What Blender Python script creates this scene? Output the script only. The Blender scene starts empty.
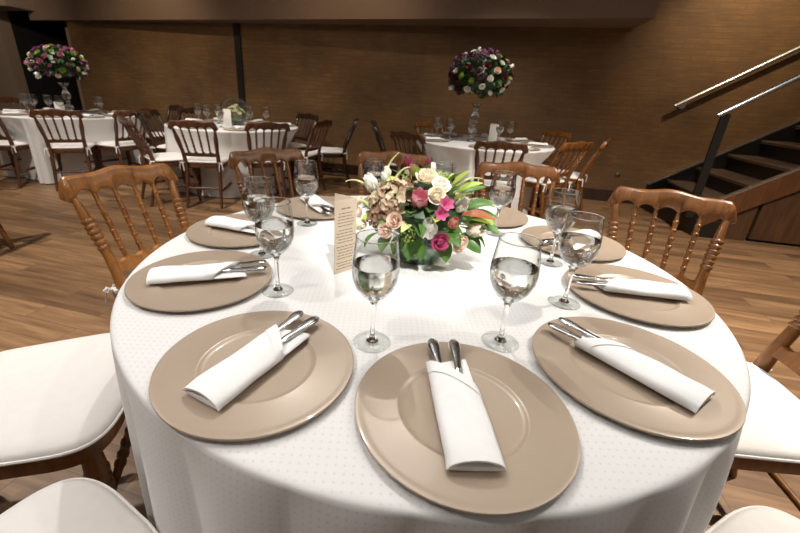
import bpy, bmesh, math, random
from mathutils import Vector, Matrix
C = bpy.context.scene.collection
scene = bpy.context.scene
PI = math.pi
rnd = random.Random(7)

# ------------------------------------------------------------------ camera
PITCH, ROLL, CZ = .386, .053, 1.208
cam = bpy.data.cameras.new('camera')
cam.sensor_width = 36; cam.sensor_fit = 'HORIZONTAL'
cam.lens = 386.8 / 800 * 36
cam.shift_x = 21.6 / 800; cam.shift_y = -16.5 / 800
cam.dof.use_dof = True; cam.dof.focus_distance = .95; cam.dof.aperture_fstop = 5.0
cam.clip_start = .02; cam.clip_end = 60
camo = bpy.data.objects.new('camera', cam); C.objects.link(camo)
fw = Vector((0, math.cos(PITCH), -math.sin(PITCH)))
r0 = Vector((1, 0, 0)); u0 = Vector((0, math.sin(PITCH), math.cos(PITCH)))
rt = math.cos(ROLL) * r0 + math.sin(ROLL) * u0
up = -math.sin(ROLL) * r0 + math.cos(ROLL) * u0
M = Matrix((rt, up, -fw)).transposed().to_4x4(); M.translation = (0, 0, CZ)
camo.matrix_world = M
scene.camera = camo

# ------------------------------------------------------------------ world, exposure, room lights and added fill lights
scene.view_settings.view_transform = 'Standard'
scene.view_settings.look = 'None'
scene.view_settings.gamma = 1
scene.view_settings.use_curve_mapping = False
scene.view_settings.exposure = 0.0
w = bpy.data.worlds.new('room_air'); scene.world = w; w.use_nodes = True
w.node_tree.nodes['Background'].inputs[0].default_value = (1.0, .96, .93, 1)
w.node_tree.nodes['Background'].inputs[1].default_value = .08
scene.cycles.transparent_max_bounces = 40
scene.cycles.max_bounces = 16
scene.cycles.transmission_bounces = 14

def spot(name, loc, aim, watts, size=70, blend=.6, radius=.05, col=(1, .985, .965)):
    l = bpy.data.lights.new(name, 'SPOT'); l.energy = watts; l.spot_size = math.radians(size)
    l.spot_blend = blend; l.shadow_soft_size = radius; l.color = col
    o = bpy.data.objects.new(name, l); C.objects.link(o); o.location = loc
    o.rotation_euler = (Vector(aim) - Vector(loc)).to_track_quat('-Z', 'Y').to_euler()
    return o
spot('ceiling_spot', (-.30, 2.2, 3.0), (.1, 1.0, .76), 92, 62, .5, .03)
spot('ceiling_spot', (.35, -.5, 3.0), (.13, 1.06, .90), 360, 17, .8, .03)
spot('ceiling_spot', (1.25, .85, 3.0), (.2, 1.0, .76), 40, 75, .6, .04)
spot('ceiling_spot', (-1.2, .8, 3.0), (-.15, 1.0, .76), 44, 80, .6, .04)
spot('ceiling_spot', (-2.5, 1.9, 3.0), (-2.6, 2.5, 0), 350, 115, .8, .05, (1, .92, .82))
spot('ceiling_spot', (-1.1, -.2, 3.0), (-1.2, .3, 0), 100, 80, .8, .05, (1, .93, .86))
spot('ceiling_spot', (-4.0, 4.2, 3.0), (-4.1, 5.3, .7), 190, 90, .8, .05, (1, .93, .85))
spot('ceiling_spot', (-1.8, 3.9, 3.0), (-1.8, 4.9, .7), 160, 80, .8, .05, (1, .93, .85))
spot('ceiling_spot', (1.1, 3.5, 3.0), (1.1, 4.5, .7), 140, 80, .8, .05, (1, .93, .85))
spot('ceiling_spot', (2.3, 1.6, 3.0), (2.4, 1.9, 0), 620, 115, .8, .05, (1, .91, .8))
spot('wall_washer', (3.6, 3.7, 3.0), (3.9, 5.0, 1.9), 135, 80, .9, .05, (1, .82, .58))
spot('wall_washer', (-3.6, 5.1, 2.9), (-3.6, 6.8, 1.3), 60, 100, .9, .05, (1, .82, .58))
spot('wall_washer', (-.6, 4.4, 2.9), (-.5, 6.1, 1.2), 32, 100, .9, .05, (1, .82, .58))
spot('added_fill_spot', (-1.2, 2.6, 2.6), (-1.6, 6.0, 2.45), 46, 110, .9, .05, (1, .88, .74))  # added spot without a real fitting, lifts the dark ceiling beam
spot('added_fill_spot', (-5.2, 4.6, 2.6), (-7.8, 7.2, 1.7), 130, 100, .9, .05, (1, .88, .74))  # second added spot, brightens the pale wall and box at far left
def area(name, loc, size, watts, col=(1, .98, .96)):
    l = bpy.data.lights.new(name, 'AREA'); l.shape = 'RECTANGLE'; l.size, l.size_y = size; l.energy = watts; l.color = col
    o = bpy.data.objects.new(name, l); C.objects.link(o); o.location = loc
area('added_fill_area', (.2, 1.6, 3.15), (.6, 2.4), 15)  # added unseen fill areas, not real fittings; bright shapes for the cutlery to reflect
area('added_fill_area', (-2.2, 1.6, 3.15), (.6, 2.4), 15)
area('added_fill_area', (2.4, 1.2, 3.15), (.6, 2.4), 15)
area('added_fill_area', (.2, -1.2, 3.15), (3.0, .6), 7)

# ------------------------------------------------------------------ materials
def lin(c):
    return tuple(((x / 255) / 12.92 if x / 255 <= .04045 else ((x / 255 + .055) / 1.055) ** 2.4) for x in c) + (1,)
class Mat:
    def __init__(s, name):
        s.m = bpy.data.materials.new(name); s.m.use_nodes = True
        s.nt = s.m.node_tree; s.b = s.nt.nodes['Principled BSDF']; s.out = s.nt.nodes['Material Output']
    def n(s, t, **kw):
        nd = s.nt.nodes.new(t)
        for k, v in kw.items():
            if k.startswith('i_'): nd.inputs[k[2:].replace('_', ' ')].default_value = v
            else: setattr(nd, k, v)
        return nd
    def l(s, a, b): s.nt.links.new(a, b)
    def set(s, **kw):
        for k, v in kw.items(): s.b.inputs[k.replace('_', ' ')].default_value = v
        return s
    def coords(s, kind='Object', scale=(1, 1, 1), rot=(0, 0, 0)):
        tc = s.n('ShaderNodeTexCoord'); mp = s.n('ShaderNodeMapping')
        mp.inputs['Scale'].default_value = scale; mp.inputs['Rotation'].default_value = rot
        s.l(tc.outputs[kind], mp.inputs[0]); return mp.outputs[0]
    def noise(s, vec, scale, detail=4, rough=.55):
        nd = s.n('ShaderNodeTexNoise'); nd.inputs['Scale'].default_value = scale
        nd.inputs['Detail'].default_value = detail; nd.inputs['Roughness'].default_value = rough
        if vec: s.l(vec, nd.inputs['Vector'])
        return nd.outputs['Fac']
    def ramp(s, fac, stops):
        r = s.n('ShaderNodeValToRGB'); e = r.color_ramp.elements
        while len(e) < len(stops): e.new(.5)
        for x, (p, c) in zip(e, stops): x.position = p; x.color = c
        s.l(fac, r.inputs[0]); return r.outputs[0]
    def mix(s, a, b, fac, mode='MIX'):
        m = s.n('ShaderNodeMix', data_type='RGBA', blend_type=mode)
        for sock, v in ((m.inputs[0], fac), (m.inputs[6], a), (m.inputs[7], b)):
            if hasattr(v, 'links'): s.l(v, sock)
            else: sock.default_value = v
        return m.outputs[2]
    def bump(s, h, strength=.2, dist=.01):
        b = s.n('ShaderNodeBump'); b.inputs['Strength'].default_value = strength; b.inputs['Distance'].default_value = dist
        s.l(h, b.inputs['Height']); s.l(b.outputs[0], s.b.inputs['Normal'])
def simple(name, rgb, rough=.5, var=.0, vscale=20, metal=0, coat=0, sheen=0, spec=.5, sss=0):
    m = Mat(name); c = lin(rgb)
    m.set(Base_Color=c, Roughness=rough, Metallic=metal)
    m.b.inputs['Coat Weight'].default_value = coat; m.b.inputs['Coat Roughness'].default_value = .08
    m.b.inputs['Specular IOR Level'].default_value = spec
    if sheen: m.b.inputs['Sheen Weight'].default_value = sheen
    if sss:
        m.b.inputs['Subsurface Weight'].default_value = sss; m.b.inputs['Subsurface Scale'].default_value = .004
    if var:
        f = m.noise(m.coords(), vscale)
        d = tuple(x * (1 - var) for x in c[:3]) + (1,); e = tuple(min(1, x * (1 + var)) for x in c[:3]) + (1,)
        m.l(m.ramp(f, [(.3, d), (.7, e)]), m.b.inputs['Base Color'])
    return m.m
def wood(name, dark, light, rough=.35, scale=1.0, coat=.25):
    m = Mat(name); v = m.coords('Object', (22 * scale, 22 * scale, 2.2 * scale))
    f = m.noise(v, 1.6, 6, .62)
    f2 = m.noise(m.coords('Object', (3, 3, 3)), 1.2, 2)
    c = m.ramp(f, [(.3, lin(dark)), (.72, lin(light))])
    c = m.mix(c, lin(dark), m.ramp(f2, [(.35, (0, 0, 0, 1)), (.8, (.5, .5, .5, 1))]))
    m.l(c, m.b.inputs['Base Color']); m.set(Roughness=rough)
    m.b.inputs['Coat Weight'].default_value = coat; m.b.inputs['Coat Roughness'].default_value = .15
    return m.m
ANG = math.radians(-14)
def floor_mat():
    m = Mat('oak_planks')
    tc = m.n('ShaderNodeTexCoord'); mp = m.n('ShaderNodeMapping'); mp.inputs['Rotation'].default_value = (0, 0, -ANG)
    m.l(tc.outputs['Object'], mp.inputs[0])
    br = m.n('ShaderNodeTexBrick'); br.offset = .37; br.squash = 1
    br.inputs['Color1'].default_value = (.25, .25, .25, 1); br.inputs['Color2'].default_value = (.85, .85, .85, 1)
    br.inputs['Mortar'].default_value = (.45, .45, .45, 1)
    br.inputs['Scale'].default_value = 1; br.inputs['Mortar Size'].default_value = .0015
    br.inputs['Brick Width'].default_value = .95; br.inputs['Row Height'].default_value = .125
    m.l(mp.outputs[0], br.inputs['Vector'])
    st = m.n('ShaderNodeMapping'); st.inputs['Scale'].default_value = (1.4, 17, 1)
    m.l(mp.outputs[0], st.inputs[0])
    add = m.n('ShaderNodeVectorMath', operation='ADD'); m.l(st.outputs[0], add.inputs[0])
    sc = m.n('ShaderNodeVectorMath', operation='SCALE'); sc.inputs['Scale'].default_value = 40; m.l(br.outputs['Color'], sc.inputs[0]); m.l(sc.outputs[0], add.inputs[1])
    g = m.noise(add.outputs[0], 1.5, 7, .6)
    col = m.ramp(g, [(.25, lin((106, 80, 60))), (.5, lin((150, 116, 84))), (.75, lin((184, 148, 112)))])
    tint = m.ramp(br.outputs['Color'], [(.2, lin((150, 142, 138))), (.9, lin((255, 250, 240)))])
    col = m.mix(col, tint, .8, 'MULTIPLY')
    col = m.mix(col, lin((88, 66, 50)), br.outputs['Fac'])
    m.l(col, m.b.inputs['Base Color']); m.set(Roughness=.42)
    m.bump(g, .12, .003)
    return m.m
def brick_mat():
    m = Mat('brown_brick'); v = m.coords('UV')
    br = m.n('ShaderNodeTexBrick'); br.offset = .5
    br.inputs['Color1'].default_value = (.2, .2, .2, 1); br.inputs['Color2'].default_value = (.8, .8, .8, 1)
    br.inputs['Mortar'].default_value = (.3, .3, .3, 1); br.inputs['Scale'].default_value = 1
    br.inputs['Mortar Size'].default_value = .006; br.inputs['Mortar Smooth'].default_value = .6
    br.inputs['Brick Width'].default_value = .24; br.inputs['Row Height'].default_value = .058
    nz = m.n('ShaderNodeTexNoise'); nz.inputs['Scale'].default_value = 4; m.l(v, nz.inputs['Vector'])
    off = m.n('ShaderNodeVectorMath', operation='SCALE'); off.inputs['Scale'].default_value = .03; m.l(nz.outputs['Color'], off.inputs[0])
    add = m.n('ShaderNodeVectorMath', operation='ADD'); m.l(v, add.inputs[0]); m.l(off.outputs[0], add.inputs[1])
    m.l(add.outputs[0], br.inputs['Vector'])
    f = m.noise(v, 1.3, 5, .6)
    mp = m.n('ShaderNodeMapping'); mp.inputs['Scale'].default_value = (3, 30, 1); m.l(v, mp.inputs[0])
    g = m.noise(mp.outputs[0], 1.5, 4)
    c = m.ramp(br.outputs['Color'], [(.15, lin((108, 77, 42))), (.85, lin((120, 86, 47)))])
    c = m.mix(c, lin((58, 42, 26)), m.ramp(f, [(.36, (0, 0, 0, 1)), (.75, (.8, .8, .8, 1))]))
    c = m.mix(c, lin((150, 118, 70)), m.ramp(g, [(.5, (0, 0, 0, 1)), (.85, (.4, .4, .4, 1))]))
    c = m.mix(c, lin((99, 71, 39)), br.outputs['Fac'])
    m.l(c, m.b.inputs['Base Color']); m.set(Roughness=.75)
    inv = m.n('ShaderNodeMath', operation='SUBTRACT'); inv.inputs[0].default_value = 1; m.l(br.outputs['Fac'], inv.inputs[1])
    m.bump(inv.outputs[0], .18, .008)
    return m.m
def cloth_mat():
    m = Mat('dotted_jacquard'); tc = m.n('ShaderNodeTexCoord')
    def dots(scale, off):
        mp = m.n('ShaderNodeMapping'); mp.inputs['Scale'].default_value = (scale, scale, 1); mp.inputs['Location'].default_value = off
        m.l(tc.outputs['UV'], mp.inputs[0])
        fr = m.n('ShaderNodeVectorMath', operation='FRACTION'); m.l(mp.outputs[0], fr.inputs[0])
        ds = m.n('ShaderNodeVectorMath', operation='DISTANCE'); ds.inputs[1].default_value = (.5, .5, 0); m.l(fr.outputs[0], ds.inputs[0])
        lt = m.n('ShaderNodeMath', operation='LESS_THAN'); lt.inputs[1].default_value = .17; m.l(ds.outputs['Value'], lt.inputs[0]); return lt.outputs[0]
    d = dots(84, (0, 0, 0))
    base = lin((229, 227, 224)); dot = lin((216, 212, 206))
    m.l(m.mix(base, dot, d), m.b.inputs['Base Color'])
    r = m.n('ShaderNodeMapRange'); r.inputs['To Min'].default_value = .8; r.inputs['To Max'].default_value = .5
    m.l(d, r.inputs['Value']); m.l(r.outputs[0], m.b.inputs['Roughness'])
    m.b.inputs['Sheen Weight'].default_value = .15
    m.bump(m.noise(m.coords('Object'), 18, 3), .06, .01)
    return m.m
def thin_glass(name, tint=(.985, .99, .985), edge=.0):
    m = Mat(name); nt = m.nt
    t = m.n('ShaderNodeBsdfTransparent')
    g = m.n('ShaderNodeBsdfGlossy'); g.inputs['Roughness'].default_value = .02
    lw = m.n('ShaderNodeLayerWeight'); lw.inputs['Blend'].default_value = .5
    m.l(m.ramp(lw.outputs['Facing'], [(.45, tint + (1,)), (.8, (.82, .84, .84, 1)), (.97, (.5, .52, .52, 1))]), t.inputs[0])
    pw = m.n('ShaderNodeMath', operation='POWER'); pw.inputs[1].default_value = 3.5; m.l(lw.outputs['Facing'], pw.inputs[0])
    ma = m.n('ShaderNodeMath', operation='MULTIPLY_ADD'); ma.inputs[1].default_value = .75; ma.inputs[2].default_value = .05; m.l(pw.outputs[0], ma.inputs[0])
    mx = m.n('ShaderNodeMixShader'); m.l(ma.outputs[0], mx.inputs[0]); m.l(t.outputs[0], mx.inputs[1]); m.l(g.outputs[0], mx.inputs[2])
    m.l(mx.outputs[0], m.out.inputs[0]); return m.m
def solid_glass(name, ior, col=(1, 1, 1)):
    m = Mat(name)
    m.set(Base_Color=col + (1,), Roughness=0, IOR=ior); m.b.inputs['Transmission Weight'].default_value = 1
    return m.m
def petal_mat(name, rgb, var=.06, vs=45, rough=.55, tr=.16):
    m = Mat(name); c = lin(rgb); f = m.noise(m.coords(), vs)
    col = m.ramp(f, [(.3, tuple(x * (1 - var) for x in c[:3]) + (1,)), (.7, tuple(min(1, x * (1 + var)) for x in c[:3]) + (1,))])
    m.l(col, m.b.inputs['Base Color']); m.set(Roughness=rough)
    t = m.n('ShaderNodeBsdfTranslucent'); m.l(col, t.inputs[0]); mx = m.n('ShaderNodeMixShader'); mx.inputs[0].default_value = tr
    m.l(m.b.outputs[0], mx.inputs[1]); m.l(t.outputs[0], mx.inputs[2]); m.l(mx.outputs[0], m.out.inputs[0]); return m.m
def antique(name, stops, sc):
    m = Mat(name); f = m.noise(m.coords(), sc, 3)
    col = m.ramp(f, [(p, lin(c)) for p, c in stops]); m.l(col, m.b.inputs['Base Color']); m.set(Roughness=.6)
    t = m.n('ShaderNodeBsdfTranslucent'); m.l(col, t.inputs[0]); mx = m.n('ShaderNodeMixShader'); mx.inputs[0].default_value = .25
    m.l(m.b.outputs[0], mx.inputs[1]); m.l(t.outputs[0], mx.inputs[2]); m.l(mx.outputs[0], m.out.inputs[0]); return m.m
MT = dict(
    floor=floor_mat(), brick=brick_mat(), cloth=cloth_mat(),
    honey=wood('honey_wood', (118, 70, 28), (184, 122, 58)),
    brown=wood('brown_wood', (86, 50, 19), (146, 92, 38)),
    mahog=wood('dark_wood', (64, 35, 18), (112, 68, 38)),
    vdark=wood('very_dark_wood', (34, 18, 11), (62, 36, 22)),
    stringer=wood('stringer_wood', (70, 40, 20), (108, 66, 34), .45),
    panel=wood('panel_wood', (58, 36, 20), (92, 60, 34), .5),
    black=simple('black_wood', (26, 21, 18), .4, .2, 6),
    tread=simple('tread_rubber', (104, 84, 66), .4, .15, 10),
    steel=simple('brushed_steel', (222, 220, 217), .36, 0, metal=1),
    silver=simple('polished_silver', (226, 225, 223), .2, 0, metal=1),
    taupe=simple('taupe_paint', (122, 98, 78), .8, .05, 2),
    taupe_l=simple('light_taupe_paint', (142, 120, 100), .8, .05, 2),
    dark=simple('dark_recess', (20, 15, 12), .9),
    ceil=simple('ceiling_paint', (90, 78, 66), .9),
    cushion=simple('cushion_fabric', (226, 221, 216), .85, .02, 40, sheen=.2),
    napkin=simple('napkin_linen', (246, 244, 241), .85, .015, 60, sheen=.15),
    charger=simple('taupe_lacquer', (176, 157, 137), .38, .03, 9, metal=.1, coat=.3),
    card=simple('cream_card', (214, 196, 172), .8, .02, 30),
    white=simple('white_card', (232, 226, 218), .7),
    ink=simple('brown_ink', (150, 130, 108), .8),
    glass=thin_glass('clear_glass'), stem=solid_glass('stem_glass', 1.45), water=solid_glass('water', 1.33),
    leaf=petal_mat('leaf_green', (84, 122, 52), .35, 25, .4, .2), leafl=petal_mat('leaf_lime', (170, 190, 80), .25, 25, .4, .25),
    leafd=petal_mat('leaf_dark', (46, 72, 36), .4, 25, .45, .15), leafp=petal_mat('leaf_pale', (206, 212, 146), .2, 30, .5, .25),
    rust=petal_mat('leaf_rust', (160, 92, 60), .25, 25, .4, .2),
    cream=petal_mat('petal_cream', (250, 240, 218)), pwhite=petal_mat('petal_white', (252, 250, 240), .03),
    blush=petal_mat('petal_blush', (246, 220, 202)), pink=petal_mat('petal_pink', (236, 165, 178), .2, 60), mag=petal_mat('petal_magenta', (206, 96, 138), .25, 60),
    coral=petal_mat('petal_coral', (232, 158, 138), .15, 50), mauve=petal_mat('petal_mauve', (204, 130, 156), .2, 50), burg=petal_mat('petal_burgundy', (124, 44, 62), .25, 50),
    hyd=antique('petal_antique', [(.25, (130, 96, 82)), (.42, (190, 158, 130)), (.55, (222, 200, 170)), (.68, (168, 162, 112)), (.8, (160, 116, 108))], 42),
    hyd2=antique('petal_antique_dark', [(.3, (96, 70, 58)), (.5, (158, 124, 100)), (.7, (122, 116, 74))], 42),
    plum=simple('petal_plum', (84, 44, 62), .6, .3, 40), purple=simple('petal_orchid', (150, 70, 130), .6, .2, 40),
    moss=simple('moss_green', (70, 84, 40), .7, .4, 30), vasegreen=simple('vase_leaf_wrap', (74, 108, 76), .3, .5, 35),
    crystal=solid_glass('crystal', 1.5, (.95, .97, 1)), brass=simple('socket_metal', (120, 104, 84), .4, 0, metal=.8),
    gold=simple('candle_glow_amber', (214, 160, 80), .4, .2, 30),
)

# ------------------------------------------------------------------ mesh building
class MB:
    def __init__(s): s.v = []; s.f = []; s.uv = None
    def add(s, vs, fs):
        o = len(s.v); s.v += [tuple(p) for p in vs]; s.f += [tuple(i + o for i in f) for f in fs]
    def xf(s, mat, start=0):
        for i in range(start, len(s.v)): s.v[i] = tuple(mat @ Vector(s.v[i]))
        return s
    def box(s, c, d, rot=None):
        x, y, z = (k / 2 for k in d); vs = [Vector((i, j, k)) for i in (-x, x) for j in (-y, y) for k in (-z, z)]
        if rot: vs = [rot @ v for v in vs]
        c = Vector(c); s.add([v + c for v in vs], [(0, 1, 3, 2), (4, 6, 7, 5), (0, 4, 5, 1), (2, 3, 7, 6), (0, 2, 6, 4), (1, 5, 7, 3)]); return s
    def hexa(s, b, t):        # four bottom points, four top points
        n = len(b); s.add(list(b) + list(t), [tuple(range(n))[::-1], tuple(range(n, 2 * n))] + [(i, (i + 1) % n, (i + 1) % n + n, i + n) for i in range(n)]); return s
    def lathe(s, prof, n=32, cap=True):
        o = []; f = []; k = len(prof)
        for i in range(n):
            a = 2 * PI * i / n
            for r, z in prof: o.append((r * math.cos(a), r * math.sin(a), z))
        for i in range(n):
            j = (i + 1) % n
            for q in range(k - 1): f.append((i * k + q, j * k + q, j * k + q + 1, i * k + q + 1))
        if cap:
            if prof[0][0] > 1e-6: f.append(tuple(i * k for i in range(n))[::-1])
            if prof[-1][0] > 1e-6: f.append(tuple(i * k + k - 1 for i in range(n)))
        s.add(o, f); return s
    def tube(s, pts, radii, n=12, flat=1.0):
        pts = [Vector(p) for p in pts]
        if not hasattr(radii, '__len__'): radii = [radii] * len(pts)
        vs = []; ref = None
        for i, p in enumerate(pts):
            t = (pts[min(i + 1, len(pts) - 1)] - pts[max(i - 1, 0)]).normalized()
            if ref is None: ref = Vector((1, 0, 0)) if abs(t.x) < .8 else Vector((0, 1, 0))
            a = (ref - t * ref.dot(t)).normalized(); b = t.cross(a); ref = a
            for k in range(n):
                an = 2 * PI * k / n; vs.append(p + (a * math.cos(an) + b * math.sin(an) * flat) * radii[i])
        m = len(pts); fs = [(i * n + k, i * n + (k + 1) % n, (i + 1) * n + (k + 1) % n, (i + 1) * n + k) for i in range(m - 1) for k in range(n)]
        fs += [tuple(range(n))[::-1], tuple((m - 1) * n + k for k in range(n))]
        s.add(vs, fs); return s
    def loft(s, rings, cap=True):
        n = len(rings[0]); o = [p for r in rings for p in r]; m = len(rings)
        f = [(i * n + k, i * n + (k + 1) % n, (i + 1) * n + (k + 1) % n, (i + 1) * n + k) for i in range(m - 1) for k in range(n)]
        if cap: f += [tuple(range(n))[::-1], tuple((m - 1) * n + k for k in range(n))]
        s.add(o, f); return s
    def grid(s, fn, nu, nv):
        vs = [fn(i / nu, j / nv) for j in range(nv + 1) for i in range(nu + 1)]
        s.add(vs, [(j * (nu + 1) + i, j * (nu + 1) + i + 1, (j + 1) * (nu + 1) + i + 1, (j + 1) * (nu + 1) + i) for j in range(nv) for i in range(nu)]); return s
    def mesh(s, name, mat, smooth=True, angle=40):
        me = bpy.data.meshes.new(name); me.from_pydata(s.v, [], s.f)
        bm = bmesh.new(); bm.from_mesh(me); bmesh.ops.recalc_face_normals(bm, faces=bm.faces); bm.to_mesh(me); bm.free()
        me.materials.append(mat)
        if smooth:
            me.polygons.foreach_set('use_smooth', [True] * len(me.polygons)); me.set_sharp_from_angle(angle=math.radians(angle))
        return me
    def build(s, name, mat, parent=None, smooth=True, angle=40, bevel=0, sub=0):
        o = bpy.data.objects.new(name, s.mesh(name, mat, smooth, angle)); C.objects.link(o)
        if parent: o.parent = parent
        if bevel:
            b = o.modifiers.new('bevel', 'BEVEL'); b.width = bevel; b.segments = 2; b.limit_method = 'ANGLE'; b.angle_limit = math.radians(40)
        if sub:
            b = o.modifiers.new('sub', 'SUBSURF'); b.levels = b.render_levels = sub
        return o
def tag(o, label=None, cat=None, group=None, kind=None):
    if label: o['label'] = label
    if cat: o['category'] = cat
    if group: o['group'] = group
    if kind: o['kind'] = kind
    return o
def empty(name, loc=(0, 0, 0), rz=0):
    o = bpy.data.objects.new(name, None); C.objects.link(o); o.location = loc; o.rotation_euler = (0, 0, rz); o.empty_display_size = .1; return o
def copy_tree(o, parent=None, swap=None):
    c = o.copy(); C.objects.link(c)
    if parent: c.parent = parent
    if swap and c.type == 'MESH' and c.data.materials[0] in swap:
        c.material_slots[0].link = 'OBJECT'; c.material_slots[0].material = swap[c.data.materials[0]]
    for ch in list(o.children): copy_tree(ch, c, swap)
    return c
def struct(o, label=None): o['kind'] = 'structure'; return o

# ------------------------------------------------------------------ setting
U = Vector((math.cos(ANG), math.sin(ANG), 0)); N = Vector((math.sin(ANG), -math.cos(ANG), 0)); W0 = Vector((2.0, 5.43, 0))
def W(s, off, z): return W0 + U * s + N * off + Vector((0, 0, z))
def wbox(s0, s1, o0, o1, z0, z1, mb=None):
    mb = mb or MB()
    mb.hexa([W(s0, o0, z0), W(s1, o0, z0), W(s1, o1, z0), W(s0, o1, z0)], [W(s0, o0, z1), W(s1, o0, z1), W(s1, o1, z1), W(s0, o1, z1)]); return mb
CEIL = 3.2
struct(wbox(-12, 7, -1.6, 9, -.1, 0).build('floor', MT['floor'], smooth=False))
struct(wbox(-12, 7, -1.6, 9, CEIL, CEIL + .1).build('ceiling', MT['ceil'], smooth=False))
def wall(name, s0, s1, mat):
    o = wbox(s0, s1, -.2, 0, 0, CEIL).build(name, mat, smooth=False)
    uv = o.data.uv_layers.new(name='uv')
    for li, lp in enumerate(o.data.loops):
        p = Vector(o.data.vertices[lp.vertex_index].co) - W0
        uv.data[li].uv = (p.dot(U), p.z)
    return struct(o)
wall('wall_back', -7.6, 7, MT['brick'])
struct(wbox(-12, -9.13, -.2, 0, 0, CEIL).build('wall_left', MT['taupe_l'], smooth=False))
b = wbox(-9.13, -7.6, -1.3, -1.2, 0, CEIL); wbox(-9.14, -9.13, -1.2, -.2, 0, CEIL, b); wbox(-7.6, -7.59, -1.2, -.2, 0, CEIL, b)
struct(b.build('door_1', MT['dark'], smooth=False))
struct(wbox(-7.93, -7.84, -.3, -.22, 0, 2.0).build('trim_1', MT['taupe_l'], smooth=False))
struct(wbox(-4.44, -4.34, 0, .03, .15, 2.3).build('trim_2', MT['black'], smooth=False))
struct(wbox(-7.6, 1.42, 0, .025, 0, .15).build('baseboard_back', MT['vdark'], smooth=False))
m = MB(); bz, tz = 2.05, 2.75
pl = [W(-8.3, .06, 0), W(.87, .64, 0), W(.87, .001, 0), W(-8.3, .001, 0)]
m.hexa([p + Vector((0, 0, bz)) for p in pl], [p + Vector((0, 0, CEIL)) for p in pl])
struct(m.build('trim_3', MT['taupe'], smooth=False))
struct(wbox(-12, -8.12, .07, .5, 2.18, CEIL).build('trim_4', MT['taupe_l'], smooth=False))

# stairs along the back wall, rising to the right
stairs = tag(empty('staircase', W(2.4, .65, 0)), 'dark wooden staircase with brown stringer rising to the right along the brick wall', 'staircase')
OFF = W(2.4, .65, 0)
def lb(mb): mb.v = [tuple(Vector(p) - OFF) for p in mb.v]; return mb
wbox(1.41, 1.80, .01, 1.26, 0, .19).xf(Matrix()) if False else None
st0 = MB(); st0.hexa([W(1.41, .01, 0), W(1.56, 1.28, 0), W(1.80, 1.28, 0), W(1.80, .01, 0)], [W(1.41, .01, .185), W(1.56, 1.28, .185), W(1.80, 1.28, .185), W(1.80, .01, .185)])
lb(st0).build('bottom_step', MT['black'], stairs, smooth=False, bevel=.008)
run, rise, s_first = .272, .182, 1.68
for i in range(12):
    s = s_first + run * i; z = .185 + rise * (i + 1)
    lb(wbox(s + .03, s + .05, .06, 1.24, z - rise, z - .03)).build('riser', MT['black'], stairs, smooth=False)
    t = lb(wbox(s, s + run + .05, .06, 1.24, z - .035, z)).build('tread', MT['tread'], stairs, smooth=False)
    lb(wbox(s - .004, s + .012, .07, 1.23, z - .012, z + .003)).build('nosing', MT['steel'], t, smooth=False)
sl = .668
def stringer(o0, o1, s0, zt0, zb0, s1, mb):
    mb.hexa([W(s0, o0, zb0), W(s0, o1, zb0), W(s1, o1, zb0 + (s1 - s0) * sl), W(s1, o0, zb0 + (s1 - s0) * sl)],
            [W(s0, o0, zt0), W(s0, o1, zt0), W(s1, o1, zt0 + (s1 - s0) * sl), W(s1, o0, zt0 + (s1 - s0) * sl)]); return mb
lb(stringer(1.24, 1.285, 1.60, .335, .10, 5.2, MB())).build('stringer', MT['stringer'], stairs, smooth=False, bevel=.004)
lb(stringer(.005, .06, 1.50, .28, .05, 5.2, MB())).build('stringer', MT['black'], stairs, smooth=False)
for o0, o1, s0, z0 in ((1.24, 1.285, 1.60, .335), (.005, .06, 1.50, .28)):
    lb(stringer(o0, o1, s0, z0 + .012, z0, 5.2, MB())).build('stringer_edge', MT['steel'], stairs, smooth=False)
# panelling under the stairs
m = MB()
def upz(s): return max(.10 + (s - 1.60) * sl, .02)
m.hexa([W(1.80, 1.20, 0), W(1.80, 1.24, 0), W(2.05, 1.24, 0), W(2.05, 1.20, 0)], [W(1.80, 1.20, upz(1.8)), W(1.80, 1.24, upz(1.8)), W(2.05, 1.24, upz(2.05)), W(2.05, 1.20, upz(2.05))])
lb(m).build('side_panel', MT['panel'], stairs, smooth=False)
for a, bb in ((2.075, 2.9), (2.91, 3.7), (3.71, 4.5)):
    m = MB(); m.hexa([W(a, 1.20, .03), W(a, 1.245, .03), W(bb, 1.245, .03), W(bb, 1.20, .03)], [W(a, 1.20, upz(a)), W(a, 1.245, upz(a)), W(bb, 1.245, upz(bb)), W(bb, 1.20, upz(bb))])
    lb(m).build('side_panel', MT['panel'], stairs, smooth=False)
lb(wbox(1.80, 4.5, 1.10, 1.19, 0, .2)).build('plinth', MT['black'], stairs, smooth=False)
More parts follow.
